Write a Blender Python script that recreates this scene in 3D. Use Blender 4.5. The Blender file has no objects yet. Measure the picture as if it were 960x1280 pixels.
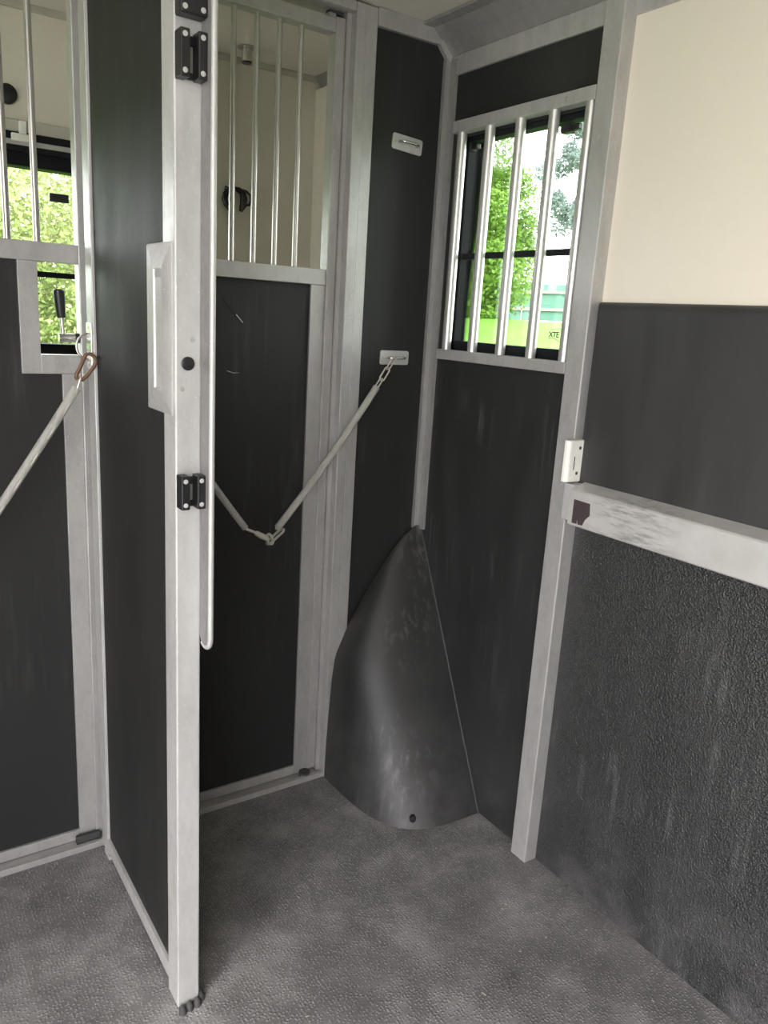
import bpy, bmesh, math, random
from mathutils import Vector, Matrix
random.seed(7)
SC = bpy.context.scene
COL = SC.collection

# ------------------------------------------------------------------ camera
cam_d = bpy.data.cameras.new('camera')
cam = bpy.data.objects.new('camera', cam_d); COL.objects.link(cam)
YAW, PITCH, ROLL, FPX, EYE = math.radians(34.828), math.radians(13.792), math.radians(3.48), 981.08, 1.45
fw = Vector((math.sin(YAW)*math.cos(PITCH), math.cos(YAW)*math.cos(PITCH), -math.sin(PITCH)))
r0 = Vector((math.cos(YAW), -math.sin(YAW), 0)); u0 = r0.cross(fw)
r1 = r0*math.cos(ROLL) + u0*math.sin(ROLL); u1 = -r0*math.sin(ROLL) + u0*math.cos(ROLL)
M = Matrix((r1, u1, -fw)).transposed().to_4x4(); M.translation = (0, 0, EYE)
cam.matrix_world = M
cam_d.sensor_fit = 'VERTICAL'; cam_d.sensor_height = 36; cam_d.lens = FPX/1280*36
cam_d.clip_start = 0.02; cam_d.clip_end = 300
SC.camera = cam

# ------------------------------------------------------------------ sky, exposure
world = bpy.data.worlds.new('overcast_sky'); SC.world = world; world.use_nodes = True
bg = world.node_tree.nodes['Background']
bg.inputs[0].default_value = (0.985, 0.962, 0.985, 1); bg.inputs[1].default_value = 4.2
sun_d = bpy.data.lights.new('sun', 'SUN'); sun = bpy.data.objects.new('sun', sun_d); COL.objects.link(sun)
sun_d.energy = 3.0; sun_d.angle = math.radians(25); sun_d.color = (1, .96, .88)
sun.rotation_euler = Vector((0.55, 0.35, -1.0)).to_track_quat('-Z', 'Y').to_euler()
SC.view_settings.view_transform = 'Standard'; SC.view_settings.look = 'None'
SC.view_settings.gamma = 1; SC.view_settings.use_curve_mapping = False
SC.view_settings.exposure = 1.15
SC.cycles.use_denoising = True
SC.cycles.max_bounces = 10; SC.cycles.diffuse_bounces = 6

# ------------------------------------------------------------------ materials
def new_mat(name):
    m = bpy.data.materials.new(name); m.use_nodes = True
    nt = m.node_tree; return m, nt, nt.nodes['Principled BSDF']
def N(nt, t, **kw):
    n = nt.nodes.new(t)
    for k, v in kw.items():
        if k.startswith('i_'): n.inputs[k[2:].replace('_', ' ')].default_value = v
        else: setattr(n, k, v)
    return n
def ramp(nt, fac, stops):
    r = nt.nodes.new('ShaderNodeValToRGB'); e = r.color_ramp.elements
    e[0].position, e[0].color = stops[0][0], (*stops[0][1], 1)
    e[1].position, e[1].color = stops[-1][0], (*stops[-1][1], 1)
    for p, c in stops[1:-1]:
        x = e.new(p); x.color = (*c, 1)
    nt.links.new(fac, r.inputs[0]); return r.outputs[0]
def g(v): return (v, v, v)
def coords(nt, scale=(1, 1, 1)):
    ge = nt.nodes.new('ShaderNodeNewGeometry'); mp = nt.nodes.new('ShaderNodeMapping')
    mp.inputs['Scale'].default_value = scale
    nt.links.new(ge.outputs['Position'], mp.inputs[0]); return mp.outputs[0]
def bump(nt, b, h, strength, dist):
    n = nt.nodes.new('ShaderNodeBump'); n.inputs['Strength'].default_value = strength; n.inputs['Distance'].default_value = dist
    nt.links.new(h, n.inputs['Height']); nt.links.new(n.outputs[0], b.inputs['Normal'])
def noise(nt, co, scale, detail=3, rough=.55):
    n = N(nt, 'ShaderNodeTexNoise', i_Scale=scale, i_Detail=detail, i_Roughness=rough)
    nt.links.new(co, n.inputs['Vector']); return n.outputs['Fac']
def mix(nt, fac, a, b):
    n = nt.nodes.new('ShaderNodeMix'); n.data_type = 'RGBA'
    if isinstance(fac, float): n.inputs[0].default_value = fac
    else: nt.links.new(fac, n.inputs[0])
    for s, v in ((6, a), (7, b)):
        if isinstance(v, tuple): n.inputs[s].default_value = (*v, 1)
        else: nt.links.new(v, n.inputs[s])
    return n.outputs[2]
def math_n(nt, op, a, b):
    n = nt.nodes.new('ShaderNodeMath'); n.operation = op
    for i, v in enumerate((a, b)):
        if isinstance(v, (int, float)): n.inputs[i].default_value = v
        else: nt.links.new(v, n.inputs[i])
    return n.outputs[0]

def plain(name, col, rough=.5, metal=0., spec=.5, var=.1):
    m, nt, b = new_mat(name)
    co = coords(nt); f = noise(nt, co, 30, 2)
    c = mix(nt, f, tuple(x*(1-var*1.1) for x in col), tuple(min(1, x*(1+var)) for x in col))
    nt.links.new(c, b.inputs['Base Color'])
    b.inputs['Roughness'].default_value = rough; b.inputs['Metallic'].default_value = metal
    b.inputs['Specular IOR Level'].default_value = spec
    return m

def alu(name, base, metal=.45, rough=.42, smudge=.5):
    m, nt, b = new_mat(name)
    co = coords(nt)
    blot = noise(nt, coords(nt, (1, 1, .35)), 26, 5, .65)
    c = ramp(nt, blot, [(.3, tuple(x*(1-.28*smudge) for x in base)), (.52, base), (.78, tuple(min(1, x*1.12) for x in base))])
    sp = noise(nt, co, 190, 2)
    c = mix(nt, ramp(nt, sp, [(.62, g(0)), (.72, g(1))]), c, tuple(min(1, x*1.16) for x in base))
    nt.links.new(c, b.inputs['Base Color'])
    b.inputs['Metallic'].default_value = metal
    nt.links.new(ramp(nt, noise(nt, co, 60, 3), [(.3, g(rough-.08)), (.7, g(rough+.12))]), b.inputs['Roughness'])
    bump(nt, b, noise(nt, co, 300, 2), .08, .001)
    return m

def black_panel(name, base=.018, rough=.42, grain=420, bs=.35, dust=0., scr=.6, bd=.0012):
    """pebble-grained black plastic sheet with chalky scuffs"""
    m, nt, b = new_mat(name)
    co = coords(nt)
    v = N(nt, 'ShaderNodeTexVoronoi', i_Scale=grain); nt.links.new(co, v.inputs['Vector'])
    gr = noise(nt, co, grain*.6, 2)
    wear = noise(nt, coords(nt, (1, 1, .28)), 7, 6, .7)
    c = ramp(nt, wear, [(.3, g(base*.8)), (.6, g(base*1.2)), (.8, g(base*2.0))])
    # thin vertical rub marks
    st = noise(nt, coords(nt, (22, 22, 1.6)), 2.2, 4, .6)
    blot = noise(nt, co, 3.2, 3)
    sm = math_n(nt, 'MULTIPLY', ramp(nt, st, [(.52, g(0)), (.85, g(1))]), ramp(nt, blot, [(.5, g(0)), (.7, g(1))]))
    c = mix(nt, math_n(nt, 'MULTIPLY', sm, .25*scr), c, g(.32))
    if dust:
        sep = nt.nodes.new('ShaderNodeSeparateXYZ'); nt.links.new(coords(nt), sep.inputs[0])
        mr = N(nt, 'ShaderNodeMapRange'); mr.inputs[1].default_value = .34; mr.inputs[2].default_value = .0
        nt.links.new(sep.outputs[2], mr.inputs[0])
        d = math_n(nt, 'MULTIPLY', mr.outputs[0], ramp(nt, noise(nt, co, 4.5, 6, .65), [(.40, g(0)), (.8, g(1))]))
        c = mix(nt, math_n(nt, 'MULTIPLY', d, dust*.45), c, (.22, .215, .21))
    nt.links.new(c, b.inputs['Base Color'])
    nt.links.new(ramp(nt, wear, [(.3, g(rough)), (.75, g(min(1, rough+.16)))]), b.inputs['Roughness'])
    bump(nt, b, math_n(nt, 'ADD', v.outputs['Distance'], gr), bs, bd)
    return m

MAT = {}
MAT['alu'] = alu('dull_aluminium', (.47, .46, .45))
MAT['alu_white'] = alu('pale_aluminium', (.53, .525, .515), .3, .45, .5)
MAT['alu_dark'] = alu('grey_aluminium', (.36, .355, .345), .5, .45, .4)
MAT['alu_deep'] = alu('deep_grey_aluminium', (.25, .235, .235), .35, .5, .7)
MAT['steel'] = plain('polished_steel', (.72, .70, .67), .24, .9)
MAT['galv'] = plain('galvanised_link', (.58, .55, .48), .32, .45)
MAT['bar'] = plain('round_steel_bar', (.52, .50, .47), .32, .8)
MAT['tube'] = plain('satin_tube', (.60, .59, .575), .36, .7)
MAT['rust'] = plain('rusty_steel', (.21, .12, .075), .55, .4)
MAT['black'] = black_panel('black_grained_sheet', .012, .58, 420, .3, 0, .6)
MAT['black_low'] = black_panel('black_stable_rubber', .025, .34, 250, .9, 1.5, 2.0, .0028)
MAT['black_side'] = black_panel('black_side_sheet', .016, .46, 300, .5, .5, 1.3)
MAT['cover'] = black_panel('black_moulded_rubber', .024, .42, 500, .3, .9, 1.7)
MAT['pad'] = black_panel('black_padded_vinyl', .028, .46, 520, .14, 0, .2)
MAT['plastic'] = plain('black_plastic', (.012, .012, .013), .38)
MAT['rubber'] = plain('dusty_rubber', (.05, .05, .05), .75)
MAT['cream'] = plain('cream_wall_sheet', (.70, .65, .55), .38, 0, .5, .02)
MAT['white'] = plain('white_ceiling_sheet', (.66, .63, .56), .4, 0, .5, .02)
MAT['room'] = plain('beige_cabin_sheet', (.70, .66, .57), .45, 0, .5, .02)
MAT['room_trim'] = plain('beige_cabin_trim', (.48, .46, .40), .5)
MAT['nylon'] = plain('white_nylon', (.80, .80, .74), .35)
MAT['tape'] = plain('brown_tape', (.06, .045, .05), .35)
MAT['frame'] = plain('black_window_frame', (.010, .011, .013), .65, 0, .15)

def floor_mat():
    m, nt, b = new_mat('dimpled_rubber_floor')
    co = coords(nt)
    v = N(nt, 'ShaderNodeTexVoronoi', i_Scale=132.0); v.inputs['Randomness'].default_value = .55
    mp = coords(nt, (1, 1.12, .001)); nt.links.new(mp, v.inputs['Vector'])
    dome = ramp(nt, v.outputs['Distance'], [(.12, g(1)), (.5, g(0))])
    dirt = noise(nt, co, 5.5, 7, .7)
    c = ramp(nt, dirt, [(.28, (.085, .081, .083)), (.5, (.175, .168, .171)), (.70, (.32, .31, .312))])
    c = mix(nt, math_n(nt, 'MULTIPLY', dome, .45), c, (.42, .41, .40))
    sp = noise(nt, co, 160, 2)
    c = mix(nt, ramp(nt, sp, [(.66, g(0)), (.74, g(.8))]), c, (.50, .485, .46))
    nt.links.new(c, b.inputs['Base Color'])
    nt.links.new(ramp(nt, dirt, [(.3, g(.42)), (.7, g(.66))]), b.inputs['Roughness'])
    bump(nt, b, dome, .7, .0022)
    return m
MAT['floor'] = floor_mat()

def rail_mat():
    m, nt, b = new_mat('scuffed_rail_aluminium')
    co = coords(nt, (1, 1.2, 9)); s = noise(nt, co, 9, 6, .75)
    sep = nt.nodes.new('ShaderNodeSeparateXYZ'); nt.links.new(coords(nt), sep.inputs[0])
    # the rub mark sits on one stretch of the rail
    mr = N(nt, 'ShaderNodeMapRange'); mr.interpolation_type = 'SMOOTHSTEP'
    d = math_n(nt, 'ABSOLUTE', math_n(nt, 'SUBTRACT', sep.outputs[1], 1.08), 0)
    mr.inputs[1].default_value = .16; mr.inputs[2].default_value = .03
    nt.links.new(d, mr.inputs[0])
    f = math_n(nt, 'MULTIPLY', mr.outputs[0], ramp(nt, s, [(.47, g(0)), (.6, g(1))]))
    c = mix(nt, ramp(nt, noise(nt, coords(nt), 14, 5), [(.35, g(0)), (.7, g(1))]), (.50, .49, .47), (.58, .57, .555))
    c = mix(nt, math_n(nt, 'MULTIPLY', f, .75), c, (.24, .235, .235))
    nt.links.new(c, b.inputs['Base Color']); b.inputs['Metallic'].default_value = .3; b.inputs['Roughness'].default_value = .42
    return m
MAT['rail'] = rail_mat()

def glass_mat(name, tint=(.93, .97, .95)):
    m = bpy.data.materials.new(name); m.use_nodes = True; nt = m.node_tree; nt.nodes.clear()
    o = nt.nodes.new('ShaderNodeOutputMaterial'); t = nt.nodes.new('ShaderNodeBsdfTransparent'); gl = nt.nodes.new('ShaderNodeBsdfGlossy')
    t.inputs[0].default_value = (*tint, 1); gl.inputs['Roughness'].default_value = .03
    fr = nt.nodes.new('ShaderNodeFresnel'); fr.inputs[0].default_value = 1.3
    mx = nt.nodes.new('ShaderNodeMixShader'); nt.links.new(fr.outputs[0], mx.inputs[0]); nt.links.new(t.outputs[0], mx.inputs[1]); nt.links.new(gl.outputs[0], mx.inputs[2])
    nt.links.new(mx.outputs[0], o.inputs[0]); return m
MAT['glass'] = glass_mat('window_glass')
def sleeve_mat():
    m = bpy.data.materials.new('cloudy_clear_sleeve'); m.use_nodes = True; nt = m.node_tree
    b = nt.nodes['Principled BSDF']; o = nt.nodes['Material Output']
    c = mix(nt, noise(nt, coords(nt), 60, 4), (.52, .51, .475), (.78, .77, .73)); nt.links.new(c, b.inputs['Base Color'])
    b.inputs['Roughness'].default_value = .22
    t = nt.nodes.new('ShaderNodeBsdfTransparent'); mx = nt.nodes.new('ShaderNodeMixShader'); mx.inputs[0].default_value = .48
    nt.links.new(t.outputs[0], mx.inputs[1]); nt.links.new(b.outputs[0], mx.inputs[2]); nt.links.new(mx.outputs[0], o.inputs[0]); return m
MAT['sleeve'] = sleeve_mat()
def leaf_mat(name, a, bcol):
    m, nt, b = new_mat(name)
    c = mix(nt, noise(nt, coords(nt), 3.0, 4), a, bcol); nt.links.new(c, b.inputs['Base Color']); b.inputs['Roughness'].default_value = .6
    b.inputs['Specular IOR Level'].default_value = .2
    t = nt.nodes.new('ShaderNodeBsdfTranslucent'); nt.links.new(c, t.inputs[0])
    mx = nt.nodes.new('ShaderNodeMixShader'); mx.inputs[0].default_value = .35
    nt.links.new(b.outputs[0], mx.inputs[1]); nt.links.new(t.outputs[0], mx.inputs[2]); nt.links.new(mx.outputs[0], nt.nodes['Material Output'].inputs[0]); return m
MAT['leaf'] = leaf_mat('fresh_green_leaves', (.07, .16, .015), (.22, .36, .06))
MAT['leaf_pine'] = leaf_mat('blue_green_needles', (.10, .14, .12), (.20, .25, .24))
MAT['leaf_hedge'] = leaf_mat('hedge_leaves', (.18, .25, .09), (.46, .47, .22))
MAT['bark'] = plain('bark', (.12, .09, .06), .8)
MAT['lawn'] = leaf_mat('lawn_grass', (.055, .16, .012), (.10, .22, .03))
MAT['fence_green'] = plain('green_fence_sheet', (.07, .16, .13), .6)
MAT['fence_rail'] = plain('pale_timber_rail', (.36, .34, .22), .7)
MAT['house'] = plain('pale_render', (.75, .73, .70), .8)
MAT['straw'] = plain('straw', (.45, .42, .33), .7)
MAT['yard'] = plain('pale_concrete_yard', (.42, .41, .39), .85)

# ------------------------------------------------------------------ builders
WL = {}
def tag(o, label=None, cat=None, group=None, kind=None):
    for k, v in (('label', label), ('category', cat), ('group', group), ('kind', kind)):
        if v: o[k] = v
    return o
def thing(name, label, cat, loc, group=None, kind=None):
    o = bpy.data.objects.new(name, None); COL.objects.link(o); o.location = loc; o.empty_display_size = .05
    WL[o] = Vector(loc); return tag(o, label, cat, group, kind)
def obj(name, shapes, mat, parent=None, label=None, smooth=False, base=False):
    """shapes: list of functions that add geometry in world space to a bmesh; origin goes to the bbox centre (or base)"""
    bm = bmesh.new()
    for s in (shapes if isinstance(shapes, (list, tuple)) else [shapes]): s(bm)
    xs = [v.co for v in bm.verts]
    lo = Vector([min(v[i] for v in xs) for i in range(3)]); hi = Vector([max(v[i] for v in xs) for i in range(3)])
    c = (lo+hi)/2
    if base: c.z = lo.z
    bmesh.ops.translate(bm, verts=bm.verts, vec=-c)
    bmesh.ops.recalc_face_normals(bm, faces=bm.faces)
    me = bpy.data.meshes.new(name); bm.to_mesh(me); bm.free()
    me.materials.append(MAT[mat])
    if smooth:
        for p in me.polygons: p.use_smooth = True
        me.set_sharp_from_angle(angle=math.radians(40))
    o = bpy.data.objects.new(name, me); COL.objects.link(o)
    WL[o] = c.copy()
    if parent is not None:
        o.parent = parent; o.location = c - WL[parent]
    else: o.location = c
    if label: o['label'] = label
    return o
def box(x0, x1, y0, y1, z0, z1, bev=.0015):
    def f(bm):
        vs = [bm.verts.new((x, y, z)) for x in (x0, x1) for y in (y0, y1) for z in (z0, z1)]
        fs = [bm.faces.new([vs[i] for i in q]) for q in ((0,1,3,2), (4,6,7,5), (0,4,5,1), (2,3,7,6), (0,2,6,4), (1,5,7,3))]
        bmesh.ops.recalc_face_normals(bm, faces=fs)
        if bev:
            es = list({e for v in vs for e in v.link_edges})
            bmesh.ops.bevel(bm, geom=es, offset=bev, segments=2, profile=.5, affect='EDGES')
    return f
def prism(poly, axis, a, b, bev=0):
    """poly in the two other axes (cyclic order x>y>z), extruded along axis from a to b"""
    def P(u, v, w): return {'x': (w, u, v), 'y': (u, w, v), 'z': (u, v, w)}[axis]
    def f(bm):
        A = [bm.verts.new(P(u, v, a)) for u, v in poly]; B = [bm.verts.new(P(u, v, b)) for u, v in poly]
        fs = [bm.faces.new(A), bm.faces.new(B[::-1])]
        n = len(poly)
        for i in range(n): fs.append(bm.faces.new((A[i], A[(i+1) % n], B[(i+1) % n], B[i])))
        bmesh.ops.recalc_face_normals(bm, faces=fs)
        if bev:
            es = list({e for v in A+B for e in v.link_edges})
            bmesh.ops.bevel(bm, geom=es, offset=bev, segments=2, profile=.5, affect='EDGES')
    return f
def loft(rings, cap=True, close=True):
    def f(bm):
        R = [[bm.verts.new(p) for p in r] for r in rings]; n = len(R[0])
        for a, b in zip(R, R[1:]):
            for i in range(n if close else n-1):
                bm.faces.new((a[i], a[(i+1) % n], b[(i+1) % n], b[i]))
        if cap: bm.faces.new(R[0][::-1]); bm.faces.new(R[-1])
    return f
def path_tube(pts, r, seg=10, closed=False, radii=None):
    pts = [Vector(p) for p in pts]; n = len(pts)
    rings = []; up = None
    for i, p in enumerate(pts):
        if closed: t = (pts[(i+1) % n]-pts[i-1])
        else: t = pts[min(i+1, n-1)]-pts[max(i-1, 0)]
        t.normalize()
        if up is None:
            up = Vector((0, 0, 1)) if abs(t.z) < .9 else Vector((1, 0, 0))
        s = t.cross(up).normalized(); up = s.cross(t).normalized()
        rr = radii[i] if radii else r
        rings.append([p + (s*math.cos(k*2*math.pi/seg)+up*math.sin(k*2*math.pi/seg))*rr for k in range(seg)])
    if closed:
        def f(bm):
            R = [[bm.verts.new(p) for p in q] for q in rings]
            for i in range(n):
                a, b = R[i], R[(i+1) % n]
                for k in range(seg): bm.faces.new((a[k], a[(k+1) % seg], b[(k+1) % seg], b[k]))
        return f
    return loft(rings)
def cyl(a, b, r, seg=14, r2=None):
    return path_tube([a, b], r, seg, radii=[r, r if r2 is None else r2])
def screw(p, n, r=.0045, h=.002):
    p, n = Vector(p), Vector(n)
    return [path_tube([p, p+n*h*.6, p+n*h], r, 12, radii=[r, r, r*.55])]
def disc_pts(c, ax_u, ax_v, ru, rv, n=28, a0=0, a1=2*math.pi):
    c, u, v = Vector(c), Vector(ax_u), Vector(ax_v)
    return [c + u*ru*math.cos(a0+(a1-a0)*i/n) + v*rv*math.sin(a0+(a1-a0)*i/n) for i in range(n)]
def link_pts(c, d, side, L, W, n=24):
    """stadium shaped chain link"""
    c, d, s = Vector(c), Vector(d).normalized(), Vector(side).normalized()
    out = []
    for i in range(n):
        a = 2*math.pi*i/n; ca, sa = math.cos(a), math.sin(a)
        out.append(c + d*(ca*W/2 + math.copysign((L-W)/2, ca)) + s*sa*W/2)
    return out

XR, YB, ZC = 1.495, 1.955, 2.24      # right side sheet, bulkhead sheet, ceiling
ZTOP = ZC
# ------------------------------------------------------------------ floor, ceiling, shell
def flat_shell(): pass
fl = tag(obj('floor', [box(-.9, 1.60, -2.3, 2.72, -.06, 0, 0)], 'floor'), 'dark grey dimpled rubber floor of the horse area', 'floor', kind='structure')
ce = tag(obj('ceiling', [box(-.95, 1.42, -2.3, 2.72, ZC, ZC+.05, 0)], 'white'), 'off-white ceiling sheet above the bulkhead', 'ceiling', kind='structure')
# sloping cove between ceiling and side wall, its trims
tag(obj('trim_1', [prism([(1.42, ZC), (1.495, 2.17), (1.535, 2.17), (1.535, ZC+.05), (1.42, ZC+.05)], 'y', -2.3, 2.72)], 'alu_dark'),
    'grey sloping cove panel between ceiling and window wall', 'trim', kind='structure')
tag(obj('trim_2', [prism([(1.385, ZC-.001), (1.425, ZC-.001), (1.452, ZC-.0295), (1.449, ZC-.033), (1.42, ZC-.009), (1.385, ZC-.009)], 'y', -2.3, 1.944)], 'alu_dark'),
    'folded metal strip along the ceiling edge', 'trim', kind='structure')
tag(obj('trim_3', [box(1.487, 1.50, -2.3, 1.944, 2.122, 2.172)], 'alu'), 'flat metal strip above the window wall black sheet', 'trim', kind='structure')
# right side wall
WY0, WY1, WZ0, WZ1 = 1.385, 1.875, 1.375, 1.955
def wall_with_hole(x0, x1, y0, y1, z0, z1, hy0, hy1, hz0, hz1):
    return [box(x0, x1, y0, y1, z0, hz0, 0), box(x0, x1, y0, y1, hz1, z1, 0), box(x0, x1, y0, hy0, hz0, hz1, 0), box(x0, x1, hy1, y1, hz0, hz1, 0)]
wr = tag(obj('wall_right', wall_with_hole(1.515, 1.535, -2.3, 2.72, -.06, 2.2, WY0, WY1, WZ0, WZ1), 'white'),
         'side wall of the lorry with barred window, black sheets and cream upper panel', 'wall', kind='structure')
obj('window_panel', wall_with_hole(XR, 1.515, 1.36, 1.99, 0, 2.17, WY0, WY1, WZ0, WZ1), 'black_side', wr, 'black grained sheet around the barred window')
obj('lower_panel', [box(XR, 1.515, -2.3, 1.302, 0, 1.02, .002)], 'black_low', wr, 'textured black rubber sheet below the rail')
obj('upper_panel', [box(XR, 1.515, -2.3, 1.302, 1.40, 2.17, 0)], 'cream', wr, 'cream upper wall sheet')
def pad(bm):
    ny, nz = 40, 24; y0, y1, z0, z1 = -2.3, 1.303, 1.05, 1.519
    def prof(t): return min(1, t)
    G = []
    ys = [y1-.0, y1-.003, y1-.009, y1-.02, y1-.04] + [y1-.04-(y1-.04-y0)*i/10 for i in range(1, 11)]
    zs = [z0+(z1-.03-z0)*i/8 for i in range(9)] + [z1-.02, z1-.011, z1-.005, z1-.0015, z1]
    for y in ys:
        row = []
        for z in zs:
            d = min(y1-y, z1-z, .022)/.022
            h = .026*math.sqrt(max(0, 1-(1-d)**2))
            row.append(bm.verts.new((1.4965-h, y, z)))
        G.append(row)
    for i in range(len(ys)-1):
        for j in range(len(zs)-1): bm.faces.new((G[i][j], G[i+1][j], G[i+1][j+1], G[i][j+1]))
obj('padded_panel', [pad], 'pad', wr, 'black padded vinyl strip with rounded edge', smooth=True)
# post on the wall
tag(obj('trim_4', [box(1.455, 1.50, 1.302, 1.359, .0, 2.235, .003)], 'alu'), 'tall square metal post beside the barred window', 'post', kind='structure')
# rail
def RX(px, py, X):   # pixel on a plane of constant x
    d = r1*(px-480) - u1*(py-640) + fw*FPX
    return Vector((0, 0, EYE)) + d*(X/d.x)
rail = tag(obj('trim_5', [prism([(1.50, .992), (1.50, 1.096), (1.472, 1.094), (1.429, 1.081), (1.425, 1.077), (1.425, .996), (1.429, .992)], 'y', -2.3, 1.268, .001)], 'rail'), 'scuffed metal rub rail below the black padded strip', 'rail', kind='structure')
tp = [RX(x, y, 1.4245) for x, y in ((718, 624), (737.5, 630), (737, 645), (731, 650), (727.5, 657), (722, 655.5), (721.5, 648), (720.5, 655), (714.5, 653))]
obj('tape', [prism([(p.y, p.z) for p in tp], 'x', 1.4238, 1.4254)], 'tape', rail, 'torn patch of brown tape')
obj('end_cap', [box(1.437, 1.50, 1.2685, 1.3015, .998, 1.088, .002)], 'alu_white', rail)
# corner trim
tag(obj('trim_6', [box(1.470, 1.4955, 1.942, 1.957, .805, 2.165, .001), box(1.4865, 1.4965, 1.915, 1.952, .805, 2.165, .001)], 'alu_dark'), 'metal corner strip between bulkhead and barred window', 'trim', kind='structure')
# ------------------------------------------------------------------ bulkhead
JX0, JX1 = 1.172, 1.238
wb = tag(obj('wall_back', [box(1.1595, 1.52, 1.967, 2.02, 0, ZC, 0), box(.500, .537, 1.955, 2.02, 0, ZC, 0), box(-.95, -.14, 1.955, 2.02, 0, ZC, 0)], 'alu'),
         'bulkhead wall with two doors and a black sheet by the corner', 'wall', kind='structure')
obj('black_sheet', [prism([(1.236, .0), (1.497, .0), (1.497, 2.14), (1.476, 2.163), (1.444, 2.197), (1.236, 2.197)], 'y', YB, 1.966)], 'black', wb, 'black grained sheet between door post and corner')
obj('jamb', [box(JX0, 1.203, 1.940, 1.99, .0, 2.236, .003), box(1.203, JX1, 1.9425, 1.99, .0, 2.236, .002)], 'alu', wb, 'right door post')
obj('jamb', [box(.500, .537, 1.938, 2.02, .0, 2.236, .003)], 'alu_white', wb, 'middle door post')
obj('header', [box(-.14, .499, 1.941, 2.02, 2.205, 2.236, .002), box(.538, 1.171, 1.941, 2.02, 2.213, 2.236, .002)], 'alu', wb)
obj('top_trim', [box(1.2385, 1.445, 1.941, 1.957, 2.195, 2.2395, .001), prism([(1.4455, 2.195), (1.478, 2.1605), (1.4965, 2.1605), (1.4965, 2.168), (1.43, 2.2395), (1.4455, 2.2395)][:5], 'y', 1.941, 1.957)], 'alu', wb)
obj('threshold', [box(-.14, JX0, 1.957, 2.02, -.001, .010, .001), box(-.14, .487, 1.9425, 1.957, -.001, .017, .002), box(.54, JX0, 1.9425, 1.957, -.001, .017, .002)], 'alu', wb, 'metal door threshold')

ZR0, ZR1, ZG = 1.531, 1.573, 2.163
def door(n, label, x0, x1, insert):
    """outer frame, recessed black panel, barred opening above"""
    d = thing('door_%d' % n, label, 'door', ((x0+x1)/2, 1.995, .012), kind='structure')
    sw = .027
    YF, YK = 1.975, 2.015
    obj('frame', [box(x0, x0+sw, YF, YK, .022, 2.20, .002), box(x1-sw, x1, YF, YK, .022, 2.20, .002),
                  box(x0+sw, x1-sw, YF, YK, ZG, 2.195, .002)], 'alu', d)
    obj('mid_rail', [box(x0+sw, x1-sw, YF+.004, YK, ZR0, ZR1, .0015)], 'alu', d)
    inner = .043
    zb = 1.531
    obj('inner_frame', [box(x0+sw, x0+sw+inner, YF+.008, YK-.002, .012, zb, .001), box(x1-sw-inner, x1-sw, YF+.008, YK-.002, .012, zb if not insert else 1.279, .001),
                        box(x0+sw+inner, x1-sw-inner, YF+.008, YK-.002, .012, .042, .001)], 'alu', d)
    if insert:
        ix = x1-sw
        obj('lock_frame', [box(ix-.131, ix-.089, YF+.006, YK, 1.279, ZR0, .001), box(ix-.089, ix-.0005, YF+.006, YK, 1.279, 1.323, .001)], 'alu', d, 'metal frame around the small handle opening')
        obj('panel', [box(x0+sw+inner, ix-inner, YF+.016, YK-.006, .042, 1.279, 0), box(x0+sw+inner, ix-.131, YF+.016, YK-.006, 1.279, ZR0, 0)], 'black', d)
    else:
        obj('panel', [box(x0+sw+inner, x1-sw-inner, YF+.016, YK-.006, .042, ZR0, 0)], 'black', d)
    return d
d1 = door(1, 'left bulkhead door with barred top and small lever handle opening', -.135, .499, True)
d2 = door(2, 'right bulkhead door with barred top and plain black lower panel', .538, 1.159, False)
for x in [.388-.0613*k for k in range(8)]: obj('bar', [cyl((x, 1.995, ZR1), (x, 1.995, ZG), .0074)], 'bar', d1, smooth=True)
for x in [1.041-.0613*k for k in range(8)]: obj('bar', [cyl((x, 1.995, ZR1), (x, 1.995, ZG), .0074)], 'bar', d2, smooth=True)
obj('stop_block', [box(.415, .478, 1.961, 1.974, .012, .034, .002)], 'rubber', d1, 'black rubber stop at the door foot')
obj('stop_block', [cyl((1.118, 1.966, .010), (1.118, 1.966, .024), .018)], 'rubber', d2, 'black rubber stop at the door foot')
# stays at the top corner of door 2
obj('corner_catch', [box(1.110, 1.131, 1.976, 2.0, 2.1955, 2.206, .001)], 'alu_dark', d2)
obj('catch_pad', [box(1.112, 1.156, 1.978, 2.0, 2.2065, 2.2125, .001)], 'rubber', d2)
# lever handle in the left door opening
hd = obj('handle', [cyl((.463, 1.992, 1.3625), (.426, 1.992, 1.3625), .0105, 18), cyl((.4355, 1.992, 1.370), (.4335, 1.992, 1.412), .0048)], 'steel', d1, 'upright lever handle', smooth=True)
obj('collar', [cyl((.4715, 1.992, 1.3625), (.462, 1.992, 1.3625), .0118, 18)], 'plastic', hd, smooth=True)
obj('grip', [path_tube([(.4335, 1.992, 1.408), (.4332, 1.992, 1.412), (.4315, 1.992, 1.435), (.4298, 1.992, 1.462), (.4295, 1.992, 1.470), (.4295, 1.992, 1.473)], .01, 18, radii=[.0085, .0098, .0118, .0128, .012, .008])], 'plastic', hd, smooth=True)
# scratches on the door 2 panel
obj('scratch', [prism([(.833, 1.478), (.838, 1.478), (.872, 1.437), (.868, 1.437)], 'y', 1.9899, 1.9908)], 'plastic', d2)
obj('scratch', [prism([(.870, 1.438), (.8725, 1.439), (.892, 1.419), (.890, 1.418)], 'y', 1.9897, 1.9908)], 'alu_white', d2)
obj('scratch', [prism([(.848, 1.290), (.848, 1.292), (.866, 1.2865), (.884, 1.287), (.866, 1.285)], 'y', 1.9897, 1.9908)], 'alu_white', d2)

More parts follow.
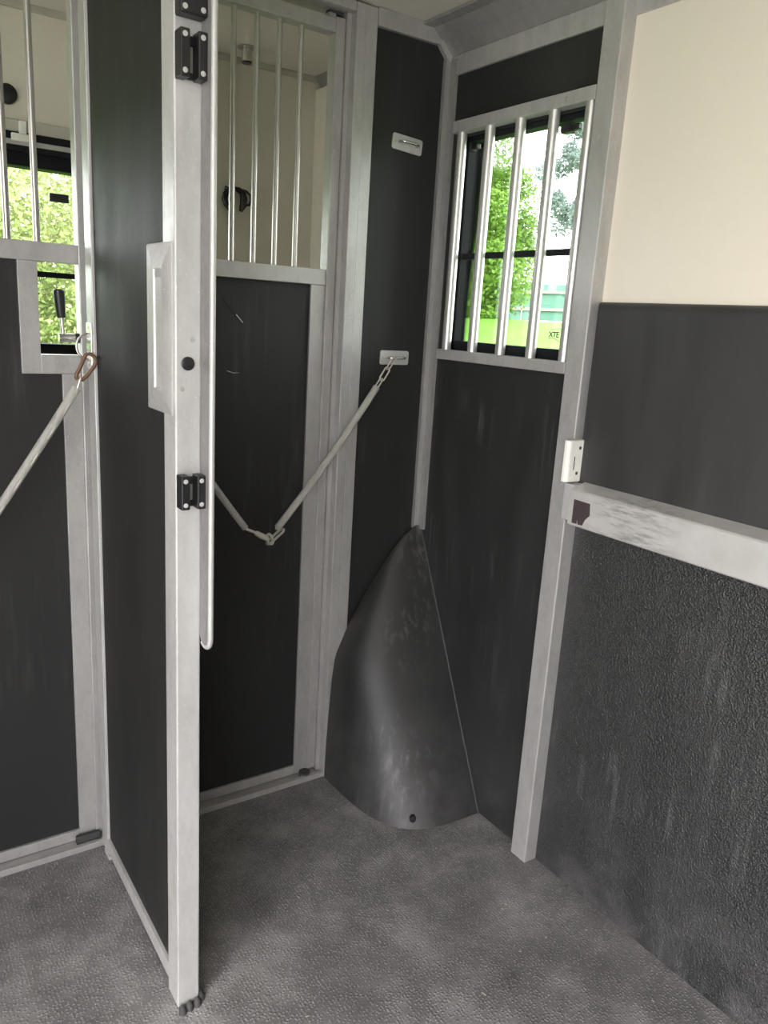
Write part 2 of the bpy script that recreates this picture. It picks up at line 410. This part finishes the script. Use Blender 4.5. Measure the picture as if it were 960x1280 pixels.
# ------------------------------------------------------------------ swinging partition
pt = thing('partition', 'black stall partition with metal frame swung out towards the ramp', 'partition', (.497, 1.62, 0))
PX0, PX1, PY0, PY1, PZ1 = .472, .519, 1.332, 1.392, 2.19
obj('panel', [box(.484, .507, 1.388, 1.886, .05, 2.18, 0)], 'black', pt, 'black grained sheet')
post = obj('post', [prism([(PX0, PY0), (PX1, PY0), (PX1, PY1), (PX0, PY1)], 'z', .004, PZ1, .003)], 'alu_white', pt, 'square front post')
obj('hinge_stile', [box(.477, .513, 1.884, 1.9375, .012, 2.18, .002)], 'alu_white', pt, 'hinge-side stile')
obj('bottom_rail', [box(.476, .515, PY1, 1.884, .022, .058, .0015)], 'alu_white', pt)
obj('top_rail', [box(.476, .515, PY1, 1.884, 2.15, 2.19, .0015)], 'alu_white', pt)
obj('hinge_foot', [box(.476, .514, 1.872, 1.915, 0, .012, .001)], 'alu_white', pt)
# rounded-end strip along the post
SZ = .858
strip = [(PY0+.004, 2.19), (PY0+.004, SZ)] + [(PY0-.020+.022*math.cos(a), SZ-.004-.022*math.sin(a)) for a in [math.pi*i/10 for i in range(0, 11)]] + [(PY0-.042, SZ), (PY0-.042, 2.19)]
ss = obj('stop_strip', [prism(strip, 'x', PX1-.001, PX1+.0075, .001)], 'alu_deep', pt, 'long dark closing strip with rounded lower end')  # strip in darker aluminium than its edge bead
edge = [(PX1+.003, PY0-.043, 2.19), (PX1+.003, PY0-.043, SZ)] + [(PX1+.003, PY0-.020+.023*math.cos(a), SZ-.004-.023*math.sin(a)) for a in [math.pi*(1-i/10) for i in range(0, 8)]]
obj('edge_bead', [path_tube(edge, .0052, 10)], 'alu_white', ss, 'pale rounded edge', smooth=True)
# pull handle housing on the post's side
def ring(x, y0, y1, z0, z1): return [(x, y0, z0), (x, y1, z0), (x, y1, z1), (x, y0, z1)]
hp = obj('pull_handle', [loft([ring(.4735, 1.345, 1.476, 1.262, 1.556), ring(.4705, 1.345, 1.474, 1.264, 1.554), ring(.452, 1.338, 1.386, 1.305, 1.514), ring(.452, 1.340, 1.383, 1.308, 1.511), ring(.455, 1.342, 1.381, 1.311, 1.508)])], 'alu_white', pt, 'raised metal finger pull')
obj('slot', [box(.4540, .4556, 1.344, 1.380, 1.496, 1.5075, 0)], 'alu_dark', hp)
# keep blocks
def keep(z0, z1, plain_top=False):
    x0, x1 = PX0+.0015, .5178; dpt = .027
    if plain_top: sh = [box(x0, x1, PY0-dpt, PY0+.001, z0, z1, .003)]
    else:
        w = (x1-x0)
        sh = [box(x0, x0+w*.36, PY0-dpt, PY0+.001, z0, z1, .002), box(x1-w*.34, x1, PY0-dpt, PY0+.001, z0, z1, .002),
              box(x0+w*.2, x1-w*.2, PY0-.006, PY0+.001, z0+.002, z0+.012, .001), box(x0+w*.2, x1-w*.2, PY0-.008, PY0+.001, z1-.018, z1-.005, .001)]
    k = obj('keep_block', sh, 'plastic', pt, 'black plastic latch keep')
    for sx in (x0+.0075, x1-.0075):
        for sz in (z0+.009, z1-.009): obj('screw', screw((sx, PY0-dpt+.0004, sz), (0, -1, 0), .0042, .0014), 'alu_white', k, smooth=True)
keep(1.799, 1.868); keep(1.888, 1.957, True); keep(1.100, 1.161)
obj('plug', [path_tube([(.4945, PY0+.001, 1.355), (.4945, PY0-.002, 1.355), (.4945, PY0-.0035, 1.355)], .01, 24, radii=[.0118, .0118, .009])], 'plastic', pt, 'round black plug', smooth=True)
for q in ((.503, 1.396), (.4845, 1.311)): obj('screw', screw((q[0], PY0+.0002, q[1]), (0, -1, 0), .0046, .0010), 'alu', pt, smooth=True)
for x, y in ((.478, 1.322), (.494, 1.325), (.512, 1.327), (.524, 1.338)):
    obj('stud', [path_tube([(x, y-.004, -.0005), (x, y-.003, .006), (x, y+.004, .013)], .006, 10, radii=[.0085, .008, .005])], 'rubber', pt, 'ribbed rubber foot stud', smooth=True)

# ------------------------------------------------------------------ corner cover
def cover(bm):
    yw = 1.9395; AX, AZ = 1.4965, .815
    nz, nt_ = 34, 40
    left = [(0, 1.176), (.10, 1.178), (.22, 1.182), (.34, 1.188), (.42, 1.197), (.518, 1.240), (.60, 1.288), (.663, 1.331), (.72, 1.372), (.765, 1.409), (.79, 1.436), (.806, 1.458), (.815, 1.475)]
    def li(z):
        for (a, x), (b, x2) in zip(left, left[1:]):
            if z <= b: return x+(x2-x)*(z-a)/(b-a)
        return left[-1][1]
    G = []
    for i in range(nz+1):
        s = i/nz; z = AZ*s
        a = AX-li(z); bb = max(.006, (1.9395-1.545)*(1-s)**1.0)
        n = 3.7 - 1.5*s
        row = []
        for k in range(nt_+1):
            th = math.pi/2*k/nt_
            row.append(bm.verts.new((AX-a*math.cos(th)**(2/n) if k < nt_ else AX, yw-(bb*math.sin(th)**(2/n) if k else 0), z)))
        G.append(row)
    for i in range(nz):
        for k in range(nt_): bm.faces.new((G[i][k], G[i][k+1], G[i+1][k+1], G[i+1][k]))
    w = [bm.verts.new((AX, yw, AZ))]
    bm.faces.new(G[-1] + w) if len(G[-1]) > 2 else None
cv = thing('corner_cover', 'black moulded rubber cover tapering up the corner below the window', 'cover', (1.34, 1.75, 0))
obj('shell', [cover], 'cover', cv, smooth=True)
right_edge = [(1.4945, 1.545+.3935*s, .815*s) for s in [i/20 for i in range(21)]]
obj('sealant_bead', [path_tube(right_edge, .0026, 8)], 'rubber', cv, 'grey bead along the edge', smooth=True)
obj('plug', [path_tube([(1.285, 1.605, .03), (1.2685, 1.5812, .031), (1.2678, 1.5802, .031)], .01, 20, radii=[.0095, .0095, .008])], 'plastic', cv, 'round black fixing plug', smooth=True)

# ------------------------------------------------------------------ side window and its guard
w1 = thing('window_1', 'black framed top-hung side window looking out on lawn and shrubs', 'window', (1.54, 1.63, WZ0), kind='structure')
FY0, FY1, FZ0, FZ1 = WY0, WY1, WZ0, WZ1
obj('window_frame', [box(1.500, 1.537, FY0, FY1, FZ0, FZ0+.026, .002), box(1.500, 1.537, FY0, FY1, FZ1-.014, FZ1, .002), box(1.500, 1.537, FY0, FY0+.024, FZ0, FZ1, .002), box(1.500, 1.537, FY1-.026, FY1, FZ0, FZ1, .002)], 'frame', w1)
obj('glazing_bar', [box(1.508, 1.519, FY0+.024, FY1-.026, 1.630, 1.646, .001)], 'frame', w1)
obj('pane', [box(1.523, 1.526, FY0+.02, FY1-.02, 1.645, FZ1-.01, 0)], 'glass', w1)
lp = obj('pane', [box(1.519, 1.522, FY0+.02, FY1-.02, FZ0+.02, 1.636, 0)], 'glass', w1)
for q in (RX(712, 160, 1.512), RX(588, 184, 1.512)):
    y, z = q.y, q.z
    k = obj('catch', [box(1.500, 1.5225, y-.014, y+.018, z-.013, z+.011, .003), box(1.506, 1.5225, y-.034, y+.026, z-.008, z+.007, .003)], 'plastic', w1, 'black window stay catch')
# maker's mark on the lower pane
tc = bpy.data.curves.new('maker_mark', 'FONT'); tc.body = 'XTE'; tc.offset = .0006; tc.size = .019; tc.extrude = .0002; tc.align_x = 'LEFT'
to = bpy.data.objects.new('maker_mark_text', tc); COL.objects.link(to)
dg = bpy.context.evaluated_depsgraph_get(); me = bpy.data.meshes.new_from_object(to.evaluated_get(dg)); bpy.data.objects.remove(to)
bmk = bmesh.new(); bmk.from_mesh(me)
arc = path_tube([(-.002+.044*t, -.004-.008*t+.004*math.sin(t*3.1), 0) for t in [i/10 for i in range(11)]], .0007, 6); arc(bmk)
path_tube([(.004+.035*t, .019+.001*t, 0) for t in [i/4 for i in range(5)]], .0005, 6)(bmk)
bmk.to_mesh(me); bmk.free(); me.materials.append(MAT['plastic'])
mk = bpy.data.objects.new('maker_mark', me); COL.objects.link(mk); mk.parent = lp
mk.matrix_local = Matrix.Translation(RX(686, 421, 1.5184)-WL[lp]) @ Matrix(((0, 0, -1, 0), (-1, 0, 0, 0), (0, 1, 0, 0), (0, 0, 0, 1)))

gd = thing('window_guard', 'metal guard of five upright tubes across the side window', 'window guard', (1.47, 1.62, 1.345))
GY0, GY1 = 1.366, 1.882
obj('guard_rail', [box(1.462, 1.4945, GY0, GY1, 1.345, 1.374, .002)], 'alu', gd, 'lower mounting rail')
obj('guard_rail', [box(1.462, 1.4945, GY0, GY1, 1.962, 1.993, .002)], 'alu', gd, 'upper mounting rail')
for i in range(5):
    y = 1.852-.1165*i
    obj('bar', [cyl((1.476, y, 1.3735), (1.476, y, 1.9625), .0138, 20)], 'tube', gd, smooth=True)
for y, z in ((1.845, 1.360), (1.405, 1.360), (1.845, 1.978), (1.455, 1.978)):
    obj('screw', screw((1.4622, y, z), (-1, 0, 0), .005, .0015), 'alu', gd, smooth=True)

# white nylon keep on the post
nk = thing('nylon_block', 'small white nylon latch block on the post above the rail', 'latch block', (1.455, 1.285, 1.092))
obj('body', [prism([(1.4225, 1.3015), (1.4225, 1.292), (1.4255, 1.2875), (1.431, 1.2855), (1.482, 1.2855), (1.482, 1.3015)], 'z', 1.092, 1.194, .0015)], 'nylon', nk)
obj('slot', [box(1.444, 1.447, 1.2852, 1.2858, 1.122, 1.154, 0)], 'tape', nk)
for x, z in ((1.461, 1.175), (1.458, 1.113)): obj('screw_hole', [path_tube([(x, 1.2865, z), (x, 1.2851, z)], .0042, 14)], 'tape', nk, smooth=True)

# ------------------------------------------------------------------ tie rings, chains
def tie_plate(label, cx, cz, loop_dz=0):
    t = thing('tie_ring', label, 'tie ring', (cx, YB, cz), 'tie rings on the black sheet')
    pw, ph = .051, .0205
    poly = []
    for sx, sz, a0 in ((1, 1, 0), (-1, 1, 90), (-1, -1, 180), (1, -1, 270)):
        for a in (0, 30, 60, 90):
            poly.append((cx+sx*(pw-.006)+.006*math.cos(math.radians(a0+a)), cz+sz*(ph-.006)+.006*math.sin(math.radians(a0+a))))
    obj('plate', [prism(poly, 'y', YB-.0035, YB+.0005, .0006)], 'alu_white', t)
    pts = [(cx-.030, YB-.002, cz), (cx-.030, YB-.014, cz), (cx-.024, YB-.022, cz)] + [(cx-.018+.036*i/4, YB-.025, cz) for i in range(5)] + [(cx+.024, YB-.022, cz), (cx+.030, YB-.014, cz), (cx+.030, YB-.002, cz)]
    obj('loop', [path_tube(pts, .0036, 10)], 'steel', t, smooth=True)
    for s in (-1, 1): obj('screw', screw((cx+s*.041, YB-.0033, cz), (0, -1, 0), .0035, .001), 'alu', t, smooth=True)
    return t
tpl = tie_plate('rectangular tie ring plate high on the black sheet, nothing hooked on it', 1.362, 1.928)
tpl.rotation_euler = (0, math.radians(4), 0)
tie_plate('rectangular tie ring plate lower on the black sheet, holding a chain', 1.362, 1.340)
# D ring on the middle post
rp = thing('post_ring', 'half-round ring on a narrow plate on the partition hinge post', 'tie ring', (.476, 1.905, 1.30))
obj('plate', [box(.4735, .4772, 1.889, 1.932, 1.297, 1.402, .001)], 'steel', rp)
for z in (1.391, 1.307): obj('screw', screw((.4737, 1.911, z), (-1, 0, 0), .0036, .0015), 'alu', rp, smooth=True)
obj('ring', [path_tube([Vector((.4745, 1.905, 1.348)) + Vector((-.030*math.sin(a), 0, .030*math.cos(a))) for a in [math.pi*i/16 for i in range(17)]], .0028, 10)], 'steel', rp, smooth=True)

def sleeved(name_part, parent, a, b, r, sag, mat='sleeve'):
    a, b = Vector(a), Vector(b); pts = []
    for i in range(25):
        t = i/24; pts.append(a.lerp(b, t) - Vector((0, 0, sag*4*t*(1-t))))
    o = obj(name_part, [path_tube(pts, r, 16)], mat, parent, smooth=True)
    return pts
def links_along(parent, pts, L, W, r, mat, name='link', group_mesh=None, sub=None):
    # walk along pts; alternate link orientation
    d = [0]
    for p, q in zip(pts, pts[1:]): d.append(d[-1]+(q-p).length)
    tot = d[-1]; s = L*.45; i = 0; k = 0
    while s < tot-L*.3:
        while d[i+1] < s: i += 1
        p = pts[i].lerp(pts[i+1], (s-d[i])/(d[i+1]-d[i])); t = (pts[i+1]-pts[i]).normalized()
        side = t.cross(Vector((0, 1, 0))).normalized() if k % 2 else Vector((0, 1, 0))
        obj(name, [path_tube(link_pts(p, t, side, L, W, 16), r, 6, True)], mat, parent, smooth=True)
        s += L-2.6*r; k += 1

YC = 1.925
ch = thing('breast_chain', 'clear-sleeved chain sagging across the right door to the black sheet', 'chain', (.94, YC, .82), 'sleeved chains across the doors')
A = Vector((1.342, YC, 1.338)); low = Vector((.948, YC-.02, .836)); endL = Vector((.545, YC-.02, 1.335))
top_t = Vector((1.286, YC, 1.256))
# open links from the ring to the sleeve
p0, dirn = A, (top_t-A).normalized()
links_along(ch, [A+dirn*-.004, A+dirn*.115], .044, .017, .0024, 'galv')
pts = sleeved('sleeve', ch, top_t, low+Vector((.018, 0, .030)), .0105, .012)
links_along(ch, pts, .040, .013, .0024, 'galv', 'inner_link')
# snap clip at the lowest point
obj('shackle', [path_tube(link_pts(low+Vector((.012, 0, .006)), (.80, 0, .6), (.1, 1, 0), .062, .024, 24), .0036, 8, True)], 'galv', ch, smooth=True)
obj('swivel', [path_tube(disc_pts(low+Vector((-.004, 0, 0)), (.7, 0, -.3), (0, .3, .9), .013, .014, 20), .0042, 8, True)], 'galv', ch, smooth=True)
obj('clip', [path_tube([low+Vector((-.012, 0, .003)), low+Vector((-.03, 0, .012)), low+Vector((-.046, 0, .022)), low+Vector((-.05, 0, .024))], .006, 12, radii=[.0075, .0085, .007, .004]),
             path_tube(link_pts(low+Vector((-.064, 0, .031)), (-.9, 0, .42), (.1, 1, 0), .04, .015, 20), .0028, 8, True)], 'galv', ch, 'snap clip', smooth=True)
pts = sleeved('sleeve', ch, low+Vector((-.079, 0, .040)), endL+Vector((.05, 0, -.06)), .0095, .010)
links_along(ch, pts, .040, .013, .0024, 'galv', 'inner_link')
links_along(ch, [endL+Vector((.052, 0, -.062)), endL+Vector((-.0, 0, .0))], .040, .015, .0024, 'galv')

lc = thing('breast_chain', 'clear-sleeved chain running from rusty snap hook down past the left door', 'chain', (.3, 1.88, .82), 'sleeved chains across the doors')
YL = 1.882
hook = [(.449, YL, 1.327), (.437, YL, 1.296), (.424, YL, 1.263), (.427, YL, 1.254), (.434, YL, 1.256)]
def PX(px, py, Y):   # pixel on a plane of constant depth
    d = r1*(px-480) - u1*(py-640) + fw*FPX
    return Vector((0, 0, EYE)) + d*(Y/d.y)
hk = [PX(x, y, YL) for x, y in ((110, 442), (114, 443), (119, 447), (120.5, 452), (117, 459), (110, 468), (105, 473), (102, 475), (100, 474))]
hk2 = [PX(x, y, YL) for x, y in ((110, 442), (107, 444), (104, 450), (100, 460), (95.5, 468), (95, 472), (97, 474))]
obj('snap_hook', [path_tube(hk, .0042, 10), path_tube(hk2, .0042, 10)], 'rust', lc, 'rusty pear-shaped snap hook', smooth=True)
sA = PX(95, 487, YL); eA = PX(99, 474, YL); sd = (sA-eA).normalized()
obj('link', [path_tube(link_pts((sA+eA)/2, sd, (0, 1, .2), .045, .014, 18), .0026, 8, True)], 'galv', lc, smooth=True)
lowL = Vector((.045, 1.87, .80))
p_mid = PX(0, 632, 1.876)
pts = sleeved('sleeve', lc, sA+sd*-.004, p_mid+(p_mid-sA)*.45, .0105, .004)
links_along(lc, pts, .040, .013, .0024, 'galv', 'inner_link')

# ------------------------------------------------------------------ compartment beyond the doors
YFW = 2.62
W2 = (-.55, .80, 1.285, 1.86)
wf = tag(obj('wall_front', [box(-.95, W2[0], YFW, YFW+.06, 0, ZC, 0), box(W2[1], 1.60, YFW, YFW+.06, 0, ZC, 0), box(W2[0], W2[1], YFW, YFW+.06, 0, W2[2], 0), box(W2[0], W2[1], YFW, YFW+.06, W2[3], ZC, 0)], 'room'),
         'beige wall of the cabin seen through the door bars', 'wall', kind='structure')
obj('cornice', [box(-.95, 1.43, YFW-.010, YFW, 2.222, ZC, .002)], 'room_trim', wf)
tag(obj('wall_cabin', [box(1.43, 1.515, 2.02, YFW, 0, 2.2, 0)], 'room'), 'beige side wall of the cabin behind the right door', 'wall', kind='structure')
def fillet(bm):
    prof = [(1.43-.10*(1-math.sin(a)), YFW-.10*(1-math.cos(a))) for a in [math.pi/2*i/12 for i in range(13)]]
    A_ = [bm.verts.new((x, y, 0)) for x, y in prof]; B_ = [bm.verts.new((x, y, 2.205)) for x, y in prof]
    for i in range(12): bm.faces.new((A_[i], A_[i+1], B_[i+1], B_[i]))
w2 = thing('window_2', 'wide black framed cabin window seen through the left door bars', 'window', ((W2[0]+W2[1])/2, YFW+.02, W2[2]), kind='structure')
obj('window_frame', [box(W2[0], W2[1], YFW-.012, YFW+.05, W2[2], W2[2]+.03, .002), box(W2[0], W2[1], YFW-.012, YFW+.05, W2[3]-.045, W2[3], .002), box(W2[0], W2[0]+.03, YFW-.012, YFW+.05, W2[2], W2[3], .002), box(W2[1]-.03, W2[1], YFW-.012, YFW+.05, W2[2], W2[3], .002)], 'frame', w2)
obj('glazing_bar', [box(W2[0]+.03, W2[1]-.03, YFW+.01, YFW+.03, 1.512, 1.528, .001)], 'frame', w2)
obj('pane', [box(W2[0]+.02, W2[1]-.02, YFW+.035, YFW+.038, 1.52, W2[3]-.03, 0)], 'glass', w2)
obj('pane', [box(W2[0]+.02, W2[1]-.02, YFW+.028, YFW+.031, W2[2]+.02, 1.52, 0)], 'glass', w2)
obj('catch', [box(.545, .60, YFW-.022, YFW-.008, 1.728, 1.752, .003)], 'plastic', w2, 'black window stay catch')
bl = thing('roller_blind', 'black roller blind cassette with pale rail above the cabin window', 'blind', (.12, YFW-.02, 1.86))
obj('pelmet', [box(W2[0], .79, YFW-.024, YFW-.001, 1.902, 1.935, .002)], 'room_trim', bl)
obj('cassette', [box(W2[0], .79, YFW-.034, YFW-.001, 1.850, 1.9015, .003)], 'frame', bl)
obj('pull_rail', [box(W2[0], .79, YFW-.040, YFW-.0345, 1.866, 1.880, .002)], 'alu', bl)
obj('clip', [box(.445, .51, YFW-.050, YFW-.0405, 1.875, 1.895, .003), box(.468, .486, YFW-.048, YFW-.0245, 1.895, 1.930, .002)], 'nylon', bl)
kb = thing('wall_knob', 'round black knob on the cabin wall behind the left door bars', 'knob', (.455, YFW, 1.99))
kp = PX(8, 118, YFW)
obj('disc', [path_tube([kp, kp+Vector((0, -.016, 0)), kp+Vector((0, -.02, 0))], .02, 28, radii=[.026, .026, .02])], 'plastic', kb, smooth=True)
# strap hook on the cabin wall
hkr = thing('strap_hook', 'black looped strap hook on the cabin wall behind the right door', 'hook', tuple(PX(292, 275, YFW)))
def W(x, y, off=.012): p = PX(266+x*80/853, 180+y*120/1280, YFW); return Vector((p.x, YFW-off, p.z))
obj('body', [path_tube([W(x, y) for x, y in ((235, 600), (190, 620), (150, 670), (140, 740), (165, 810), (215, 880), (250, 940), (248, 1010), (262, 1055))], .005, 10, radii=[.006, .0085, .010, .010, .0095, .0085, .0065, .005, .004])], 'plastic', hkr, smooth=True)
obj('eye', [path_tube([W(x, y) for x, y in ((240, 590), (190, 590), (150, 570), (140, 600), (170, 630))], .0032, 8)], 'plastic', hkr, smooth=True)
obj('strap', [path_tube([W(x, y) for x, y in ((260, 590), (330, 620), (380, 660), (395, 740), (385, 830), (350, 900))], .01, 10, radii=[.005, .009, .011, .012, .011, .006])], 'plastic', hkr, smooth=True)
obj('loop', [path_tube([W(x, y) for x, y in ((380, 620), (430, 640), (480, 690), (485, 760), (470, 815), (430, 820), (400, 800))], .0042, 8)], 'plastic', hkr, smooth=True)
obj('cord', [path_tube([W(x, y) for x, y in ((265, 640), (235, 710), (205, 760))], .0022, 8)], 'plastic', hkr, smooth=True)
# small ceiling fitting
lt = thing('ceiling_fitting', 'small metal cylinder fitting under the cabin ceiling', 'fitting', tuple(PX(309, 60, 2.52)))
cp = PX(309, 62, 2.50)
obj('flange', [path_tube([(cp.x, cp.y, ZC), (cp.x, cp.y, ZC-.004)], .03, 24)], 'alu_dark', lt, smooth=True)
obj('barrel', [path_tube([(cp.x, cp.y, ZC-.004), (cp.x, cp.y, ZC-.042)], .0165, 24)], 'steel', lt, smooth=True)
obj('tip', [path_tube([(cp.x, cp.y, ZC-.042), (cp.x, cp.y, ZC-.047)], .0145, 24)], 'plastic', lt, smooth=True)

# ------------------------------------------------------------------ rest of the lorry body (behind the photographer)
OY0, OY1, OZ = -2.25, .72, 2.16
tag(obj('wall_left', [box(-.95, -.9, OY1, 2.28, -.06, ZC, 0), box(-.95, -.9, 2.28, 2.72, -.06, .35, 0), box(-.95, -.9, 2.28, 2.72, 2.1, ZC, 0), box(-.95, -.9, 2.6, 2.72, .35, 2.1, 0), box(-.95, -.9, -2.3, OY0, -.06, ZC, 0), box(-.95, -.9, OY0, OY1, OZ, ZC, 0)], 'cream'), 'side wall with the open ramp doorway and an added cabin opening that lets in daylight', 'wall', kind='structure')  # cabin opening is unseen, added to brighten the cabin behind the doors
tag(obj('wall_rear', [box(-.95, 1.56, -2.36, -2.3, -.06, ZC, 0)], 'black_low'), 'rear wall behind the horse area', 'wall', kind='structure')
# ------------------------------------------------------------------ outdoors
def hill(bm):
    xs = [-40, -12, -6, -2, -1, 0, 1, 2, 3, 4, 5, 6, 7, 8, 9, 10, 12, 14, 18, 26, 40, 60]
    ys = [-40, -12, -6, -2, 0, 2, 3, 4, 5, 6, 7, 8, 9, 10, 12, 14, 18, 26, 40, 60]
    G = []
    def h(x, y):
        d = max(x-1.6, 0)*.74 + max(y-2.7, 0)*.42
        z = -1.0 + 2.62*(1-math.exp(-(d/3.6)**1.5))
        return z + .03*math.sin(x*1.7)*math.cos(y*1.3)
    for x in xs: G.append([bm.verts.new((x, y, h(x, y))) for y in ys])
    for i in range(len(xs)-1):
        for j in range(len(ys)-1): bm.faces.new((G[i][j], G[i+1][j], G[i+1][j+1], G[i][j+1]))
    hill.h = h
tag(obj('ground', [hill], 'lawn', smooth=True), 'bright green lawn rising away from the lorry', 'lawn', kind='structure')
tag(obj('yard', [box(-14, 2.2, -14, 3.4, -1.06, -.93, 0)], 'yard'), 'unseen pale concrete yard added around the lorry for neutral bounce light', 'yard', kind='structure')  # unseen, added over the lawn to keep green bounce out of the lorry
H = hill.h
def tree(name, label, cat, base, rx, rz, n, size, leaf, trunk_h, seed, group=None, blobs=26, cz=None, off=(0, 0, 0)):
    rnd = random.Random(seed)
    t = thing(name, label, cat, base, group)
    B = Vector(base)
    obj('trunk', [path_tube([B+Vector((0, 0, -.2)), B+Vector((.05, 0, trunk_h*.5)), B+Vector((0, .05, trunk_h))], .08, 8, radii=[.09, .07, .03])], 'bark', t, smooth=True)
    c0 = B+Vector((0, 0, cz if cz else trunk_h))+Vector(off)
    bl_ = []
    while len(bl_) < blobs:
        v = Vector((rnd.uniform(-1, 1), rnd.uniform(-1, 1), rnd.uniform(-1, 1)))
        if v.length < 1: bl_.append((c0+Vector((v.x*rx*.8, v.y*rx*.8, v.z*rz*.85)), rnd.uniform(.22, .42)*rx))
    def leaves(bm):
        for i in range(n):
            c, r = rnd.choice(bl_)
            d = Vector((rnd.gauss(0, 1), rnd.gauss(0, 1), rnd.gauss(0, 1))).normalized()
            p = c + d*r*rnd.uniform(.55, 1.0)
            a = Vector((rnd.gauss(0, 1), rnd.gauss(0, 1), rnd.gauss(0, .7))).normalized()
            b_ = a.cross(d+Vector((.01, .02, .03))).normalized()
            s = size*rnd.uniform(.6, 1.3)
            bm.faces.new([bm.verts.new(p+a*s), bm.verts.new(p+b_*s*.45), bm.verts.new(p-a*s), bm.verts.new(p-b_*s*.45)])
    f = obj('foliage', [leaves], leaf, t); f['kind'] = 'stuff'
    return t
def gp(x, y): return (x, y, H(x, y))
tree('shrub', 'tall bright green leafy shrub outside the side window', 'shrub', gp(9.0, 10.95), 1.5, 1.95, 60000, .045, 'leaf', 1.6, 11, None, 60, cz=1.05)
tree('pine_tree', 'blue-green tree with hanging boughs beyond the fence', 'tree', gp(17.5, 15.9), 1.15, 2.6, 9000, .055, 'leaf_pine', 7.0, 8, None, 15, cz=4.7, off=(0, 1.15, 0))
tree('hedge_bush', 'broad yellow-green hedge bush outside the cabin window', 'hedge', gp(1.7, 9.6), 2.0, 2.0, 60000, .034, 'leaf_hedge', 1.2, 20, None, 60, cz=1.5)
# fence
fx0, fy0, fx1, fy1 = 12.6, 14.6, 15.0, 10.2
fe = thing('garden_fence', 'green garden fence with pale timber rails beyond the lawn', 'fence', gp((fx0+fx1)/2, (fy0+fy1)/2))
fd = Vector((fx1-fx0, fy1-fy0, 0)); fn = Vector((-fd.y, fd.x, 0)).normalized()
if fn.dot(Vector((-1, -1, 0))) < 0: fn = -fn
def slab(a, b, z0, z1, off, th):
    a, b = Vector(a), Vector(b)
    def f(bm):
        vs = []
        for p, zz in ((a, H(a.x, a.y)), (b, H(b.x, b.y))):
            for o_ in (off, off+th):
                for z in (z0, z1): vs.append(bm.verts.new((p.x+fn.x*o_, p.y+fn.y*o_, zz+z)))
        for q in ((0,1,3,2), (4,6,7,5), (0,4,5,1), (2,3,7,6), (0,2,6,4), (1,5,7,3)): bm.faces.new([vs[i] for i in q])
    return f
fs = Vector((fx0, fy0, 0))-fd*.8; NP = 9
for i in range(NP):
    a = fs+fd*(i*.2); b = fs+fd*((i+1)*.2)
    obj('fence_panel', [slab(a, b-fd*.004, .0, .80, 0, .03)], 'fence_green', fe)
    for z in (.22, .60): obj('fence_rail', [slab(a, b, z, z+.055, .03, .04)], 'fence_rail', fe)
    obj('fence_post', [slab(a, a+fd*.02, -.1, .86, -.06, .06)], 'fence_rail', fe)

# ------------------------------------------------------------------ loose bits on the floor
rnd = random.Random(4)
def bits(bm):
    for i in range(150):
        x = rnd.uniform(-.1, 1.46); y = rnd.uniform(.6, 1.93)
        if x > 1.15 and y > 1.5: continue
        if .46 < x < .53 and y > 1.3: continue
        a = rnd.uniform(0, math.pi); L = rnd.choice([.001]*9+[.002]*4+[.003, .006]); w = .0009
        d = Vector((math.cos(a), math.sin(a), 0)); s = Vector((-d.y, d.x, 0))
        p = Vector((x, y, .0004))
        vs = [bm.verts.new(p+d*L*u+s*w*v+Vector((0, 0, z))) for u, v in ((-1, -1), (1, -1), (1, 1), (-1, 1)) for z in (0, .0012)]
        for q in ((0, 2, 4, 6), (1, 3, 5, 7), (0, 1, 3, 2), (2, 3, 5, 4), (4, 5, 7, 6), (6, 7, 1, 0)): bm.faces.new([vs[k] for k in q])
tag(obj('straw_bits', [bits], 'straw'), 'tiny chaff and straw bits scattered on the rubber floor', 'straw', kind='stuff')
